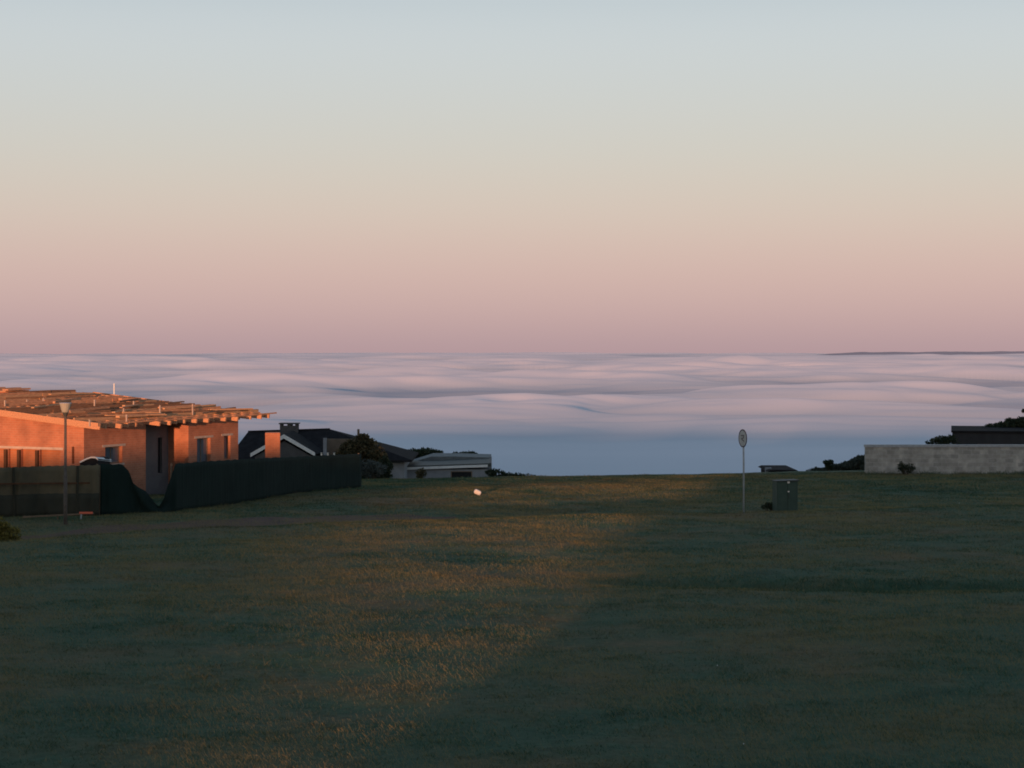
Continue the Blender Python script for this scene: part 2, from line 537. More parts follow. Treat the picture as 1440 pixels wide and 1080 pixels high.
WT = .25
def wall_x(x0, x1, y, z0, z1, holes=(), out=-1, thick=WT):
    """wall along local x with its outer face at y, rectangular holes (a0,a1,b0,b1)"""
    mb = MB()
    ya, yb = (y, y + thick)
    cuts = sorted({x0, x1} | {h[0] for h in holes} | {h[1] for h in holes})
    for a, b in zip(cuts[:-1], cuts[1:]):
        hs = sorted([h for h in holes if h[0] <= a + 1e-6 and h[1] >= b - 1e-6], key=lambda h: h[2])
        z = z0
        for h in hs:
            if h[2] > z: mb.span(a, b, ya, yb, z, h[2])
            z = h[3]
        if z1 > z: mb.span(a, b, ya, yb, z, z1)
    return mb
def wall_y(y0, y1, x, z0, z1f, holes=(), thick=WT):
    """wall along local y with outer face at x; sloping top z1f(y)"""
    mb = MB()
    cuts = sorted({y0, y1} | ({8.0} if y0 < 8 < y1 else set()) | {h[0] for h in holes} | {h[1] for h in holes})
    for a, b in zip(cuts[:-1], cuts[1:]):
        hs = [h for h in holes if h[0] <= a + 1e-6 and h[1] >= b - 1e-6]
        z = z0
        for h in sorted(hs, key=lambda h: h[2]):
            if h[2] > z: mb.span(x, x + thick, a, b, z, h[2])
            z = h[3]
        mb.prism([(x, a, z), (x, b, z), (x, b, z1f(b)), (x, a, z1f(a))], (thick, 0, 0))
    return mb

def pxM(px, D=0.0):
    r = (px - 720) / F
    # X = HX + M su - D cu ; Y = HY + M cu + D su ; X = r Y
    return (r * (HY + D * su) - HX + D * cu) / (su - r * cu)
def pxD(px, Mx=0.0):
    r = (px - 720) / F
    return (r * (HY + Mx * cu) - HX - Mx * su) / (-cu - r * su)
def zat(px_y, Mx, D):
    Y = HY + Mx * cu + D * su
    return EYE - (px_y - HOR) / F * Y - HZ

M1, M2, M3, M4 = pxM(205), pxM(265), pxM(335), pxM(375)
PRO = .0
z_b = -.6
# wing nearest: eave wall with window
wa0, wa1 = pxM(148), pxM(172)
wz0, wz1 = zat(652, (wa0 + wa1) / 2, 0), zat(628, (wa0 + wa1) / 2, 0)
MBH = 14.3
def gtopf(y): return zr(y) - .02 if y < 8 else zr(8) - .12 - .0735 * (y - 8)
parts = MB()
def merge(dst, src): dst.poly(src.v, src.f)
# eave wall A (local y = 0 faces right/towards the camera)
mbw = MB()
merge(mbw, wall_x(WT, M1, 0, z_b, EAVE - .02, [(wa0, wa1, wz0, wz1)]))
# recess: side of A, back wall, side of block C
RD = .95
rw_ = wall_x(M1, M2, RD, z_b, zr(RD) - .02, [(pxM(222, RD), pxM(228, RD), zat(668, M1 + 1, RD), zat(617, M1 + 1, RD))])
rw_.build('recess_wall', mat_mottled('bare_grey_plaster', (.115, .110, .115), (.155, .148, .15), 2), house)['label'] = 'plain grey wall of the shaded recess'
mbw.span(M1 - WT, M1 - .001, WT + .001, RD + WT, z_b, zr(.25) - .02)
c0, c1 = pxM(277), pxM(296)
d0, d1 = pxM(315), pxM(324)
mid = (c0 + c1) / 2
cz0, cz1 = zat(656, mid, 0), zat(616, mid, 0)
dz0, dz1 = zat(646, d0, 0), zat(613, d0, 0)
mbw.build('wall', M['brick'], house); mbw = MB()
merge(mbw, wall_x(M2, M3, 0, z_b, EAVE - .02, [(c0, c1, cz0, cz1), (d0, d1, dz0, dz1)]))
mbw.span(M2, M2 + WT, WT + .001, RD - .001, z_b, zr(.25) - .02)
# far gable and far long wall
merge(mbw, wall_y(WT + .001, MBH, M3 - WT, z_b, gtopf))
mbw.build("wall", M['brick'], house)
# gable wall facing the sun, with the recessed bays of a garage front
gy = [pxD(85), pxD(56), pxD(51), pxD(30), pxD(26), pxD(12), pxD(8), pxD(-40)]
gtop = zat(632, 0, 2.0)
s0, s1 = pxD(104.5), pxD(101)
holes = [(gy[0], gy[1], z_b + .05, gtop), (gy[2], gy[3], z_b + .05, gtop), (gy[4], gy[5], z_b + .05, gtop), (gy[6], gy[7], z_b + .05, gtop),
         (s0, s1, zat(652, 0, .6), zat(628, 0, .6))]
gm = wall_y(0, MBH, 0, z_b, gtopf, holes)
gab = gm.build("gable_wall", M['brick'], house)
gab["label"] = "sunlit brick gable wall with bricked up garage bays"
rb = MB()
for k in (0, 2, 4, 6):
    rb.span(.10, .20, gy[k] + .003, gy[k + 1] - .003, z_b, gtop - .003)
rb.build("bay_panel", mat_brick('bay_brick', (.44, .165, .075), (.40, .15, .07), (.40, .20, .12)), house)
lt = MB(); lt.span(-.006, .20, gy[0] - .12, gy[7] + .1, gtop + .001, gtop + .09)
lt.build("lintel", M['lintel'], house)
# post between bays (darker, weathered)
for px in (9.5, 28, 53.5):
    q = MB(); D = pxD(px); q.span(-.10, -.02, D - .06, D + .06, z_b, gtop - .03)
    q.build("post", M['post_dark'], house)
# windows
def window(x0, x1, z0, z1, y=0.0, depth=.14, sill=True):
    f = MB(); t = .05
    f.span(x0, x0 + t, depth, depth + .06, z0, z1); f.span(x1 - t, x1, depth, depth + .06, z0, z1)
    f.span(x0 + t, x1 - t, depth, depth + .06, z0, z0 + t); f.span(x0 + t, x1 - t, depth, depth + .06, z1 - t, z1)
    xm = (x0 + x1) / 2; f.span(xm - .02, xm + .02, depth, depth + .06, z0 + t, z1 - t)
    w = f.build("window", M['frame'], house)
    g = MB(); g.span(x0 + t, xm - .02, depth + .02, depth + .035, z0 + t, z1 - t); g.span(xm + .02, x1 - t, depth + .02, depth + .035, z0 + t, z1 - t)
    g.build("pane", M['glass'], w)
    l = MB(); l.span(x0 - .18, x1 + .18, -.012, .1, z1 + .002, z1 + .085); l.build("lintel", M['lintel'], w)
    if sill:
        s = MB(); s.span(x0 - .08, x1 + .08, -.04, .13, z0 - .07, z0 - .002); s.build("sill", M['lintel'], w)
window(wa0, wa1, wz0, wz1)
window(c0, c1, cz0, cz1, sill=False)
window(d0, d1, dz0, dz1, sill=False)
# door in the recess
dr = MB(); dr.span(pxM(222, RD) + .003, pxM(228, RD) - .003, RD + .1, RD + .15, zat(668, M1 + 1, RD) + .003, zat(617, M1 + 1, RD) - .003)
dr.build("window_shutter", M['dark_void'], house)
# floor of the roof space: the ceiling boards under the timbers
cl = MB(); cl.prism([(.3, .3, zr(.3) - .1), (.3, 8.0, zr(8.0) - .1), (.3, 8.0, zr(8.0) - .06), (.3, .3, zr(.3) - .06)], (M3 - .6, 0, 0))
cl.build("ceiling", M['old_timber'], house)
# rafters: run up the slope, ends stick out past the eave wall
RT = .16
def jit(s): return random.uniform(-s, s)
x = -.25
EAV = .75
while x < M4 - .6:
    e = -EAV + jit(.2)
    r = MB(); r.bar((x + jit(.03), e, zr(e) + RT / 2), (x + jit(.03), 8.2, zr(8.2) + RT / 2), .07, RT)
    r.build("rafter", M['timber'], house)
    x += .62 + jit(.06)
vb = MB(); vb.bar((-.36, -EAV - .25, zr(-EAV - .25) + .13), (-.36, 8.3, zr(8.3) + .13), .045, .22)
vb.build("barge_board", M['timber'], house)
# battens and planks along the roof on top of the rafters
y = -EAV + .05
k = 0
while y < 8.2:
    hgt = random.choice([.05, .07, .10, .13])
    a = -.30 + jit(.03)
    end = M4 - .05 - .9 * (y > .4) - .45 * (y > 2.2) - 1.1 * (y > 4.5) + jit(.35)
    if k < 2: end = M4 - .35 - .5 * k; hgt = .05
    sag = [jit(.035) for _ in range(7)]
    xsn = np.linspace(a, end, 7)
    b_ = MB()
    for q in range(6):
        b_.bar((xsn[q], y + jit(.02), zr(y) + RT + hgt / 2 + sag[q]), (xsn[q + 1] + .002, y + jit(.02), zr(y) + RT + hgt / 2 + sag[q + 1]), .05, hgt)
    b_.build("batten", (M['timber'] if k < 2 else random.choice([M['timber'], M['timber'], M['timber_dark'], M['timber_pale']])), house)
    y += random.choice([.22, .28, .36, .46])
    k += 1
# loose boards lying on the battens
for _ in range(26):
    xx, yy = random.uniform(.3, M4 - 3), random.uniform(-.6, 7.6) * random.choice([1, .4])
    ln = random.uniform(1.0, 2.8); an = jit(.35)
    q = MB(); q.bar((xx, yy, zr(yy) + RT + .13), (xx + ln * math.cos(an), yy + ln * math.sin(an), zr(yy + ln * math.sin(an)) + RT + .15 + jit(.03)), random.uniform(.08, .2), random.uniform(.03, .09))
    q.build("loose_board", random.choice([M['timber_pale'], M['timber'], M['timber_dark']]), house)
# pale upright roof brackets
for px, p0, p1 in ((7, 563, 570), (38, 562, 567), (61, 560, 565), (133, 562, 570), (188, 564, 571), (174, 574, 582), (178, 583, 592), (126, 590, 598), (225, 570, 583), (271, 568, 582)):
    h = roof_hit(px, p1, RT + .06)
    hh = (p1 - p0) / F * (HY + h.x * cu + h.y * su)
    q = MB(); q.span(h.x - .022, h.x + .022, h.y - .022, h.y + .022, h.z - .04, h.z + hh)
    q.bar((h.x - .05, h.y - .03, h.z + hh * .8), (h.x + .05, h.y - .03, h.z + hh * .7), .03, .03)
    q.build("roof_bracket", M['lintel'], house)
# raised part of the roof at the back left
bx = pxM(12, 9.0)
zt = zat(551, bx, 9.0)
q = MB(); q.span(bx, bx + .8, 9.0, 13.5, EAVE - .2, zt); q.build("raised_wall", M['brick'], house)
q = MB(); q.span(bx - .3, bx + 1.15, 8.9, 13.6, zt + .004, zt + .05); q.build("roof_deck", M['timber'], house)
for k in range(6):
    q = MB(); yy = 8.85 + k * .72
    q.bar((bx - .35 + jit(.1), yy, zt + .09 + k * .012), (bx + 1.0 + .35 * random.random(), yy, zt + .11 + k * .012), .3, .06); q.build("roof_plank", M['timber'], house)
# far slope of the roof, falling away behind the ridge
q = MB(); q.prism([(-.3, 8.25, zr(8.2) + .12), (-.3, 14.5, zr(8.2) - .45), (-.3, 14.5, zr(8.2) - .5), (-.3, 8.25, zr(8.2) + .07)], (M3 + 2.0, 0, 0)); q.build("rear_roof", M['timber'], house)

# pier of brick at the far end of the house
pp = P(383.5, 642, 79)
pz = G(pp.x, 79)
pier = MB(); ph = EYE - (608 - HOR) / F * 79 - pz
pier.span(-.31, .31, -.31, .31, -.4, ph)
po = pier.build("brick_pier", M['brick'], bevel=.035)
po.location = (pp.x, 79, pz); po.rotation_euler = (0, 0, R(7))
tag(po, "sunlit square brick pier standing alone before the white edged dark gable", "pier")

# thin pole standing behind the roof
pp = P(160.5, 556, 86); zb = G(pp.x, 86)
mb = MB(); mb.tube([(0, 0, 0), (0, 0, EYE - (533 - HOR) / F * 86 - zb)], [.035, .03], 8)
mb.tube([(-.02, 0, 2.0), (.02, 0, 2.0)], [.05, .05], 6)
po = mb.build("mast_pole", M['white_paint']); po.location = (pp.x, 86, zb - .2)
tag(po, "thin pale mast rising behind the unfinished timber roof", "pole")

# ------------------------------------------------------------------ net fence
def fence_run(name, pts, mat, label, posts, sag=None, rail=None):
    """pts: [(px, ytop, Y)], net hung between posts"""
    root = empty(name, (0, 0, 0)); name_mat_dark = mat is M["net"]
    tag(root, label, "fence")
    mb = MB(); rows = 10
    dense = []
    for (p0, t0, Y0), (p1, t1, Y1) in zip(pts[:-1], pts[1:]):
        n = max(2, int(abs(p1 - p0) / 3))
        dense += [(p0 + (p1 - p0) * k / n, t0 + (t1 - t0) * k / n, Y0 + (Y1 - Y0) * k / n) for k in range(n)]
    dense.append(pts[-1])
    for k, (px, ty, Y) in enumerate(dense):
        top = P(px, ty, Y); gb = G(top.x, Y) - .03
        zt_ = max(top.z + .012 * math.sin(k * 1.7), gb + .12)
        slack = min(1.0, max(0, (P(px, 652, Y).z - top.z) / .8))
        for r in range(rows):
            f = r / (rows - 1)
            off = .035 * math.sin(k * .55 + 2.0 * f) + .025 * math.sin(k * 1.31 - 3 * f) + slack * .10 * math.sin(5 * f + k * .4)
            mb.v.append((top.x + off * .3, Y + off, gb + (zt_ - gb) * f))
        if k:
            o = k * rows
            mb.f += [(o - rows + r, o + r, o + r + 1, o - rows + r + 1) for r in range(rows - 1)]
    net = mb.build("netting", mat, root, smooth=True)
    sd = net.modifiers.new("thickness", 'SOLIDIFY'); sd.thickness = .006
    for px, ty, Y in posts:
        top = P(px, ty, Y); gb = G(top.x, Y)
        bx_ = top.x - (.12 if name_mat_dark else 0); by_ = Y + (.10 if name_mat_dark else .16)
        q = MB(); q.tube([(bx_, by_, gb - .3), (bx_ + jit(.02), by_, top.z - .04)], [.04, .035], 8)
        q.build("post", M['old_timber'], root)
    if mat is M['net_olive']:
        mb2 = MB(); R2 = 5  # added sheet that carries the painted shade of the lower net
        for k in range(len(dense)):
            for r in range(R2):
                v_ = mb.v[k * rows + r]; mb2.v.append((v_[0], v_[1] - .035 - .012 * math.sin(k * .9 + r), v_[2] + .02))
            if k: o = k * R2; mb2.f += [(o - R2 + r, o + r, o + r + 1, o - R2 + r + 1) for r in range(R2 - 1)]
        n2 = mb2.build("lower_net_shade", M['net_shaded'], root, smooth=True)
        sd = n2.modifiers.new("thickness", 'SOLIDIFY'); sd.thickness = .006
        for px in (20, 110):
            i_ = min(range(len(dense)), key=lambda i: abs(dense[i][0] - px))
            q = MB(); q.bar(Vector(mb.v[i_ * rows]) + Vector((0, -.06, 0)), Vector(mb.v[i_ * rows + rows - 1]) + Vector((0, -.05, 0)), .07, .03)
            q.build("batten_strip", M['net_shaded'], root)
    if rail:
        q = MB()
        for (a_, b_) in rail: q.bar(a_, b_, .05, .05)
        q.build("rail", M['post_dark'], root)
    return root
fence_run("net_fence", [(-60, 660, 58.6), (20, 657, 59.6), (60, 655.5, 60), (140, 654, 60.5)], M['net_olive'],
          "olive see-through net fence left of the dark netting, under the lit gable", [(-40, 658, 59), (20, 656, 59.6), (80, 655, 60.1), (139, 653, 60.5)],
          rail=[(P(-60, 681, 58.68), P(139, 679, 60.58))])
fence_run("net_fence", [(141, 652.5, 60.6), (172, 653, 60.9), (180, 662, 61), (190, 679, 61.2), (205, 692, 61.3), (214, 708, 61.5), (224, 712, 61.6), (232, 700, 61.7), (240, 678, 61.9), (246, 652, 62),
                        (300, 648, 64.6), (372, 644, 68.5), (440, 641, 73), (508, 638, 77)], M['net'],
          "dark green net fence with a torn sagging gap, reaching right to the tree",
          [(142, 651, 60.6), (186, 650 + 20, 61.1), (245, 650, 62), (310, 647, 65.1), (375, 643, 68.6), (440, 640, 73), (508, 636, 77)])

# low barrier of poles and things before the olive net
def at_ground(px, Y, dz=0): 
    X = (px - 720) / F * Y
    return Vector((X, Y, G(X, Y) + dz))
a_ = P(32, 727, 58.4); b_ = P(132, 722, 59.0)
bar = empty("low_barrier", at_ground(80, 58.7)); tag(bar, "low rail on short stakes along the foot of the olive net", "barrier")
o0 = Vector(bar.location)
q = MB(); q.bar(a_ - o0, b_ - o0, .05, .045); q.build("rail", M['old_timber'], bar)
for px in (34, 80, 113):
    g_ = at_ground(px, 58.75); q = MB()
    f_ = (px - 32) / 100; t_ = a_.lerp(b_, f_)
    q.bar(g_ - o0 - Vector((0, 0, .2)), Vector((g_.x + .03, 58.75, t_.z + .0)) - o0, .04, .04)
    q.build("stake", M['galv'] if px == 113 else M['old_timber'], bar)
rs = MB(); p0 = P(112, 721.8, 58.80); p1 = P(131, 721.8, 58.9)
rs.bar(p0 - o0 + Vector((0, -.06, .02)), p1 - o0 + Vector((0, -.06, .02)), .03, .06)
rm = NT('red_reflector'); rm.b.inputs['Base Color'].default_value = c4(.75, .16, .09); rm.b.inputs['Roughness'].default_value = .4
rs.build("red_board", rm.m, bar)

# white curved sheet over a heap behind the net
cv = MB(); prof = []
Y0 = 64.5
pts_ = [(112, 649), (117, 646.5), (122, 644), (128, 642), (134, 642.3), (137.5, 645)]
top = [P(a0, b0, Y0) for a0, b0 in pts_]
base = at_ground(125, Y0)
cov = empty("covered_heap", base); tag(cov, "dark heap under a white curved cover, seen over the net fence by the brick corner", "heap")
n = len(top)
cv.poly([p - base for p in top] + [p - base + Vector((.25, 1.1, -.12)) for p in top] + [p - base + Vector((0, 0, -.05)) for p in top] + [p - base + Vector((.25, 1.1, -.17)) for p in top],
        [(k, k + 1, n + k + 1, n + k) for k in range(n - 1)] + [(2 * n + k, 3 * n + k, 3 * n + k + 1, 2 * n + k + 1) for k in range(n - 1)]
        + [(k, 2 * n + k, 2 * n + k + 1, k + 1) for k in range(n - 1)])
cv.build("cover", M['white_paint'], cov)
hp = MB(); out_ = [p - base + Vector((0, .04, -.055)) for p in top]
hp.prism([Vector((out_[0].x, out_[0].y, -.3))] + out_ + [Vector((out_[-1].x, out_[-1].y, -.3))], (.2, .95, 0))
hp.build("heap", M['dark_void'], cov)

# ------------------------------------------------------------------ street lamp
Y = 56.5; base = at_ground(92, Y)
lamp = empty("street_lamp", base); tag(lamp, "street lamp on a thin post with a pale tapered head by the net fence", "street lamp")
topz = EYE - (566 - HOR) / F * Y - base.z; hb = EYE - (580 - HOR) / F * Y - base.z
nk = EYE - (584 - HOR) / F * Y - base.z
q = MB(); q.tube([(0, 0, -.3), (0, 0, nk * .45), (0, 0, nk * .452), (0, 0, nk)], [.06, .055, .042, .038], 10); q.build("post", mat_mottled('dull_steel', (.085, .072, .06), (.13, .11, .095), 8), lamp, smooth=True)
q = MB(); q.tube([(0, 0, hb), (0, 0, hb + .02), (0, 0, topz - .03)], [.09, .105, .175], 16); q.build("lamp_shade", M['lamp_opal'], lamp)
q = MB(); q.tube([(0, 0, topz - .028), (0, 0, topz - .01), (0, 0, topz)], [.19, .18, .08], 16); q.build("cap", M['galv'], lamp)
q = MB(); q.tube([(0, 0, nk - .03), (0, 0, hb)], [.05, .085], 12); q.build("collar", M['dark_metal'], lamp)

# ------------------------------------------------------------------ road sign
Y = 60.0; base = at_ground(1045.8, Y)
sg = empty("road_sign", base); tag(sg, "round road sign turned side-on atop a thin steel pole on the grass", "road sign")
dz_c = EYE - (616.3 - HOR) / F * Y - base.z
rad = 25.5 / F * Y / 2
q = MB(); q.tube([(0, 0, -.3), (0, 0, 1.55), (-.01, 0, dz_c + rad * .3)], [.03, .029, .028], 10); q.build("pole", M['galv'], sg, smooth=True)
ROT = Matrix.Rotation(R(-70), 3, 'Z')       # plate faces left of the camera
def disc(r0, r1, y0, y1, n=40):
    mb = MB(); base_v = []
    for k in range(n):
        an = 2 * math.pi * k / n
        for (r, yy) in ((r0, y0), (r1, y0), (r1, y1), (r0, y1)):
            mb.v.append(tuple(ROT @ Vector((r * math.cos(an), yy, r * math.sin(an))) + Vector((-.03, -.035, dz_c))))
    for k in range(n):
        a0, b0 = k * 4, ((k + 1) % n) * 4
        mb.f += [(a0 + 0, a0 + 1, b0 + 1, b0 + 0), (a0 + 1, a0 + 2, b0 + 2, b0 + 1), (a0 + 2, a0 + 3, b0 + 3, b0 + 2), (a0 + 3, a0, b0, b0 + 3)]
    return mb
face = NT('sign_face'); face.color(face.ramp(face.noise(face.coords(), 14, 4), [(.3, c4(.38, .38, .35)), (.7, c4(.52, .52, .50))]))
face.b.inputs['Roughness'].default_value = .5
disc(.001, rad * .88, -.006, .002).build("plate", face.m, sg)
rim = NT('sign_rim'); rim.b.inputs['Base Color'].default_value = c4(.075, .05, .06)
disc(rad * .88, rad, -.009, .004).build("rim", rim.m, sg)
sy = MB()
for x0, z0, x1, z1 in ((-.09, .08, .07, .10), (.07, .10, .06, .02), (.06, .02, -.07, -.02), (-.07, -.02, .09, -.09)):
    v0 = ROT @ Vector((x0 * 1.2, -.012, z0)) + Vector((-.03, -.035, dz_c)); v1 = ROT @ Vector((x1 * 1.2, -.012, z1)) + Vector((-.03, -.035, dz_c))
    sy.bar(v0, v1, .012, .026)
sym = NT('sign_symbol'); sym.b.inputs['Base Color'].default_value = c4(.17, .16, .16)
sy.build("symbol", sym.m, sg)
for dzz in (-.5, .2):
    q = MB(); q.box((-.012, -.012, dz_c + rad * dzz), (.07, .05, .04)); q.build("clamp", M['galv'], sg)

# ------------------------------------------------------------------ utility cabinet
Y = 61.3; base = at_ground(1104, Y)
kb = empty("utility_cabinet", base, R(12)); tag(kb, "dark green metal utility cabinet with two small pale stickers on the grass", "cabinet")
kw = 31 / F * Y / 2; kh = EYE - (674 - HOR) / F * Y - base.z
q = MB(); q.span(-kw, kw, -.22, .22, -.1, kh - .05); q.build("body", M['kiosk'], kb, bevel=.015)
q = MB(); q.prism([(-kw - .03, -.26, kh - .048), (kw + .03, -.26, kh - .048), (kw + .03, -.26, kh - .01), (-kw - .03, -.26, kh - .03)], (0, .52, 0)); q.build("lid", M['dark_metal'], kb)
for s in (-1, 1):
    q = MB(); x0, x1 = (-kw + .03, -.008) if s < 0 else (.008, kw - .03)
    q.span(x0, x1, -.236, -.223, .08, kh - .09); d_ = q.build("door", M['kiosk'], kb, bevel=.004)
q = MB(); q.span(.03, .05, -.255, -.237, kh * .45, kh * .58); q.build("handle", M['dark_metal'], kb)
for zz, s_ in ((677.5, .042), (690.5, .03)):
    q = MB(); zc = EYE - (zz - HOR) / F * Y - base.z
    q.prism([(.03 + s_ * 1.1 * math.cos(t_), -.242, zc + s_ * .85 * math.sin(t_)) for t_ in np.linspace(0, 2 * math.pi, 10)[:-1]], (0, .005, 0)); q.build("sticker", M['stone'], kb)

# ------------------------------------------------------------------ boundary wall on the right
Yw = 88.0
x0 = (1217 - 720) / F * Yw; x1 = (1720 - 720) / F * Yw
zt0 = EYE - (629 - HOR) / F * Yw
wl = empty("boundary_wall", (x0, Yw, 0)); tag(wl, "long mottled grey block wall with a pale coping at the right", "wall")
tw = NT('mottled_block_wall')
tcw = tw.coords('Object')
br = tw.n('ShaderNodeTexBrick', Scale=1.0)
sp = tw.n('ShaderNodeSeparateXYZ'); tw.l(tcw, sp.inputs[0])
ad = tw.n('ShaderNodeMath', _operation='ADD'); tw.l(sp.outputs[0], ad.inputs[0]); tw.l(sp.outputs[1], ad.inputs[1])
cb = tw.n('ShaderNodeCombineXYZ'); tw.l(ad.outputs[0], cb.inputs[0]); tw.l(sp.outputs[2], cb.inputs[1]); tw.l(cb.outputs[0], br.inputs['Vector'])
br.inputs['Color1'].default_value = c4(.45, .42, .375); br.inputs['Color2'].default_value = c4(.31, .295, .265); br.inputs['Mortar'].default_value = c4(.42, .40, .37)
br.inputs['Brick Width'].default_value = .39; br.inputs['Row Height'].default_value = .19; br.inputs['Mortar Size'].default_value = .012
pat = tw.ramp(tw.noise(tcw, 2.2, 6, .65), [(.3, c4(.70, .70, .68)), (.55, c4(1, 1, 1)), (.72, c4(1.45, 1.42, 1.38))])
tw.color(tw.mix(1.0, br.outputs['Color'], pat, 'MULTIPLY')); tw.bump(br.outputs['Fac'], -.4, .015)
q = MB(); q.span(0, x1 - x0, 0, .2, -3.6, zt0); q.build("wall", tw.m, wl)
q = MB(); q.span(-.03, x1 - x0, -.035, .235, zt0 + .002, zt0 + .12); q.build("coping", M['galv'], wl)

# dark house and trees behind the wall
Yh = 116.0
hx0 = (1339 - 720) / F * Yh; gzb = G(hx0 + 3, Yh + 3)
rh = empty("flat_roofed_house", (hx0, Yh, gzb), R(-13)); tag(rh, "dark flat-roofed house rising behind the long grey wall", "house")
hz = EYE - (605.5 - HOR) / F * Yh - gzb
q = MB(); q.span(0, 9.2, 0, 7.2, -.5, hz - .121); q.build("wall", mat_mottled('charcoal_plaster', (.030, .030, .033), (.042, .042, .045), 2), rh)
q = MB(); q.span(-.06, 9.25, -.06, 7.26, hz - .12, hz); q.build("roof", M['roof_dark'], rh)
q = MB(); q.span(1.5, 3.2, -.05, -.001, hz - 1.9, hz - .8); w_ = q.build("window", M['frame'], rh)
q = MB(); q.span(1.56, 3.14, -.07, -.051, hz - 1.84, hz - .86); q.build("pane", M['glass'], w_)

# ------------------------------------------------------------------ middle house, dark hipped roof
Yd = 118.0
dx0 = (330 - 720) / F * Yd; 
def dz(py, Y): return EYE - (py - HOR) / F * Y
dh = empty("dark_roofed_house", (dx0, Yd, dz(646, Yd))); tag(dh, "house with a dark hipped roof, white edged gable and flat capped chimney", "house")
o0 = Vector(dh.location)
def L(px, py, Y): return P(px, py, Y) - o0
el, er = L(318, 648, Yd), L(579, 647, Yd)
rl, rr = L(349, 607, Yd + 3.6), L(464, 603.5, Yd + 3.6)
bl, brr = el + Vector((0, 8.5, 0)), er + Vector((0, 8.5, 0))
el.z = er.z; bl.z = er.z; brr.z = er.z
q = MB(); dn = Vector((0, 0, -.12))
q.poly([el, er, rr, rl, bl, brr, el + dn, er + dn, bl + dn, brr + dn],
       [(0, 1, 2, 3), (1, 5, 2), (5, 4, 3, 2), (4, 0, 3), (6, 8, 9, 7), (0, 6, 7, 1), (1, 7, 9, 5), (5, 9, 8, 4), (4, 8, 6, 0)])
q.build("roof", M['roof_dark'], dh)
q = MB(); q.span(el.x + .5, er.x - .5, .5, 8.0, er.z - 3.4, er.z - .125); q.build("wall", M['plaster_grey'], dh)
q = MB(); q.bar(rl + Vector((0, 0, .02)), rr + Vector((0, 0, .02)), .16, .08); q.build("ridge_cap", M['roof_dark'], dh)
# projecting gable
Yg = Yd - 2.6
ap = L(399, 613.5, Yg); g0 = L(352, 641.5, Yg); g1 = L(443, 640.5, Yg)
q = MB(); hgt = 2.9
gl = Vector((g0.x, g0.y, g0.z)); gr_ = Vector((g1.x, g1.y, g1.z))
q.prism([Vector((g0.x + .25, g0.y + .2, g0.z - 3.2)), Vector((g1.x - .25, g0.y + .2, g0.z - 3.2)), Vector((g1.x - .25, g0.y + .2, g0.z - .02)), Vector((ap.x, ap.y + .2, ap.z - .3)), Vector((g0.x + .25, g0.y + .2, g0.z - .02))], (0, 4.0, 0))
q.build("gable_wall", M['plaster_dark'], dh)
q = MB()
q.prism([g0 + Vector((0, .06, .0)), ap + Vector((0, .06, .0)), ap + Vector((0, .06, .13)), g0 + Vector((-.12, .06, .08))], (0, 5.0, 0))
q.prism([g1 + Vector((0, .06, .0)), ap + Vector((0, .06, -.001)), ap + Vector((0, .06, .129)), g1 + Vector((.12, .06, .08))], (0, 5.0, 0))
q.build("gable_roof", M['roof_dark'], dh)
bw_ = .23
for gg in (g0, g1):
    q = MB(); q.prism([gg + Vector((0, 0, -.05)), ap + Vector((0, 0, -.13)), ap + Vector((0, 0, .12)), gg + Vector((0, 0, .17))], (0, .045 if gg is g0 else .05, 0))
    q.build("barge_board", M['white_paint'], dh)
# chimney
Yc = Yd + 3.0; c0_, c1_ = L(393.5, 598, Yc), L(418.5, 598, Yc)
zc0, zc1 = dz(612, Yc) - o0.z, dz(599.3, Yc) - o0.z; zcap = dz(596, Yc) - o0.z
q = MB(); q.span(c0_.x, c1_.x, c0_.y, c0_.y + .8, zc0 - .3, zc1); ch = q.build("chimney", M['plaster_dark'], dh)
q = MB(); q.span(c0_.x - .07, c1_.x + .07, c0_.y - .07, c0_.y + .87, zcap - .02, zcap + .045); q.build("chimney_cap", M['plaster_dark'], ch)
wd = c1_.x - c0_.x
for fx in (.0, .42, .86):
    for y0_ in (0, .68):
        q = MB(); q.span(c0_.x + wd * fx, c0_.x + wd * (fx + .14 + .1 * (fx == .42)), c0_.y + y0_, c0_.y + y0_ + .12, zc1 + .001, zcap - .021)
        q.build("cap_support", M['plaster_dark'], ch)
# veranda at its right
v0, v1 = L(459, 640, Yd - 1.2), L(500, 640, Yd - 1.2)
q = MB(); q.span(v0.x, v1.x, v0.y, v0.y + .15, v0.z - 3, dz(617, Yd - 1.2) - o0.z); q.build("veranda_screen", M['plaster_brown'], dh)
for px, py in ((457, 616), (486, 628), (505, 621)):
    p_ = L(px, py, Yd - 1.6); q = MB(); q.span(p_.x - .10, p_.x + .10, p_.y - .1, p_.y + .1, p_.z - 4, p_.z); q.build("veranda_post", M['plaster_grey'], dh)
for px in (452, 461, 470):
    p_ = L(px, 636.5, Yd - 2.6); q = MB(); q.tube([p_ + Vector((0, 0, -2.2)), p_ + Vector((0, 0, -.03)), p_], [.05, .05, .09], 8); q.build("garden_lamp", M['stone'], dh)

